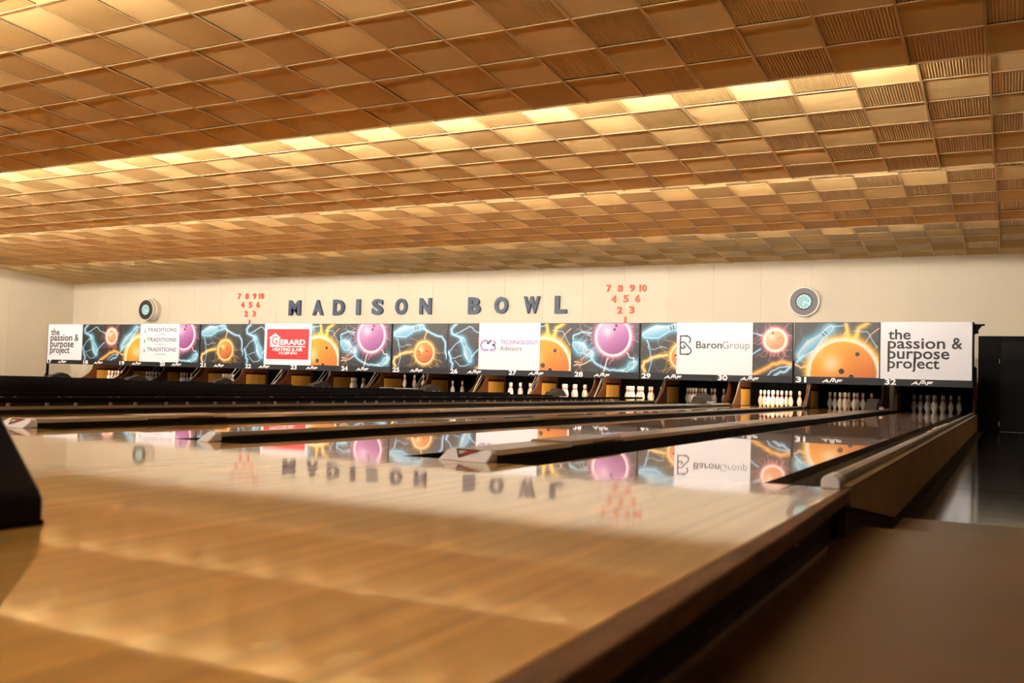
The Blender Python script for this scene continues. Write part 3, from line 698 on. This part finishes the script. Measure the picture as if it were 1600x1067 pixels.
# ------------------------------------------------------------------ wall letters, numbers, clocks
LET = [('M', -19.379, -18.899), ('A', -18.399, -17.971), ('D', -17.575, -17.132), ('I', -16.671, -16.523), ('S', -16.071, -15.649), ('O', -15.197, -14.763), ('N', -14.313, -13.902), ('B', -12.616, -12.207), ('O', -11.74, -11.301), ('W', -10.796, -10.291), ('L', -9.823, -9.451)]
od = {'O5': 'between S and N', 'O8': 'between B and W'}
for i, (c, a, b) in enumerate(LET):
    me = text_mesh(c, b-a, .495, M['navy'], .075, .045)
    o = link('wall_letter', me, None, None, (a, YW-.012, 2.337))
    q = o.modifiers.new('bevel', 'BEVEL'); q.width = .01; q.segments = 2; q.limit_method = 'ANGLE'
    tag(o, 'raised navy capital letter %s%s on the cream wall' % (c, ' '+od[c+str(i)] if c+str(i) in od else ''), 'letter', 'raised navy wall letters')
NL = [('7', -21.583, 3.007), ('8', -21.243, 3.002), ('9', -20.909, 2.997), ('10', -20.606, 2.997), ('4', -21.422, 2.713), ('5', -21.077, 2.709), ('6', -20.742, 2.71), ('2', -21.252, 2.413), ('3', -20.905, 2.411), ('1', -21.086, 2.112)]
NR = [('7', -8.23, 3.012), ('8', -7.9, 3.005), ('9', -7.556, 3.004), ('10', -7.252, 3.002), ('4', -8.076, 2.719), ('5', -7.728, 2.722), ('6', -7.392, 2.721), ('2', -7.901, 2.416), ('3', -7.555, 2.422), ('1', -7.729, 2.14)]
for lst, where in ((NL, 'left of the navy letters'), (NR, 'right of the navy letters')):
    for c, xx, zz in lst:
        wd = {'1': .05, '10': .205}.get(c, .14)
        me = text_mesh(c, wd, .195, M['orange'], .03, .03)
        o = link('wall_number', me, None, None, (xx-wd/2, YW-.012, zz-.0975))
        tag(o, 'small orange %s of the pin-number triangle %s' % (dict(zip('1 2 3 4 5 6 7 8 9 10'.split(), 'one two three four five six seven eight nine ten'.split()))[c], where), 'number', 'orange pin numbers '+where)
def clock(xc, zc, R, label, face, dep):
    t = thing('wall_clock', label, 'clock', (xc, YW-.012, zc))
    build(MB().lathe([(R*.96, 0), (R, .02), (R, dep*.55), (R*.93, dep*.62), (R*.97, dep*.8), (R*.95, dep), (R*.87, dep), (R*.86, dep-.02)], 40, axis='y'), 'case', M['clockw'], t, smooth=False)
    shade_auto(t.children[0])
    y = -dep-.001
    build(MB().lathe([(R*.87, dep-.02), (R*.87, dep-.002)], 40, axis='y'), 'face_ring', face, t)
    build(MB().lathe([(R*.54, dep-.004), (R*.54, dep+.004)], 36, axis='y'), 'inner_ring', M['clockb'], t)
    d = build(MB().lathe([(R*.465, dep+.001), (R*.465, dep+.007)], 36, axis='y'), 'dial', M['dial'], t)
    for i in range(12):
        a = i*math.pi/6; m = MB().lathe([(R*.04, 0), (R*.035, .002)], 8, c=(R*.40*math.sin(a), -dep-.007, R*.40*math.cos(a)), axis='y'); build(m, 'hour_mark', M['dialmark'], d)
    for ang, ln in ((188, .26), (112, .38)):
        a = math.radians(ang); m = MB().bar((0, -dep-.010, 0), (R*ln*math.sin(a), -dep-.010, R*ln*math.cos(a)), R*.028, 4); build(m, 'hand', M['dialmark'], d)
    build(MB().box(-.012, .012, -.03, 0, R*.98, R+.03), 'hanger', M['steel'], t)
clock(-3.05, 2.578, .385, 'round grey-faced wall clock with pale lit dial, right of the wall lettering', M['clockg'], .09)
clock(-25.66, 2.56, .40, 'round dark-faced wall clock at left above the leaf board', M['clockd'], .34)

# ------------------------------------------------------------------ door at the end of the aisle, ball return
d = struct(box('door_1', M['doorf'], .806, XR-.02, YW-.08, YW-.013, FZ+.013, 1.745), 'dark door and panel at the end of the aisle')
def dp(n, m, *q): 
    o = box(n, M[m], *q, parent=d); return o
dp('door_leaf', 'door', 1.25, 2.15, YW-.11, YW-.081, FZ+.05, 1.62); dp('door_stop', 'doorf', 1.235, 1.25, YW-.13, YW-.081, FZ+.013, 1.64)
dp('hinge', 'hinge', 1.222, 1.244, YW-.142, YW-.131, 1.13, 1.23); dp('hinge', 'hinge', 1.222, 1.244, YW-.142, YW-.131, -.27, -.17)
dp('sill', 'steel', 1.25, 2.15, YW-.16, YW-.111, FZ+.013, FZ+.03)
t = thing('ball_return', 'dark navy ball return hood standing on the approach at left', 'ball return', (-.92, -2.447, 0))
pr = [(-.222, .0), (-.222, .065), (-.205, .09), (-.10, .20), (-.05, .255), (-.02, .285), (.02, .285), (.05, .255), (.10, .20), (.205, .09), (.222, .065), (.222, .0)]
build(MB().prism(pr, -1.3, 0, 'y'), 'hood', M['navybody'], t, bevel=.01); build(MB().box(-.2225, .2225, -1.31, .002, .0, .012), 'base_skirt', M['black'], t)
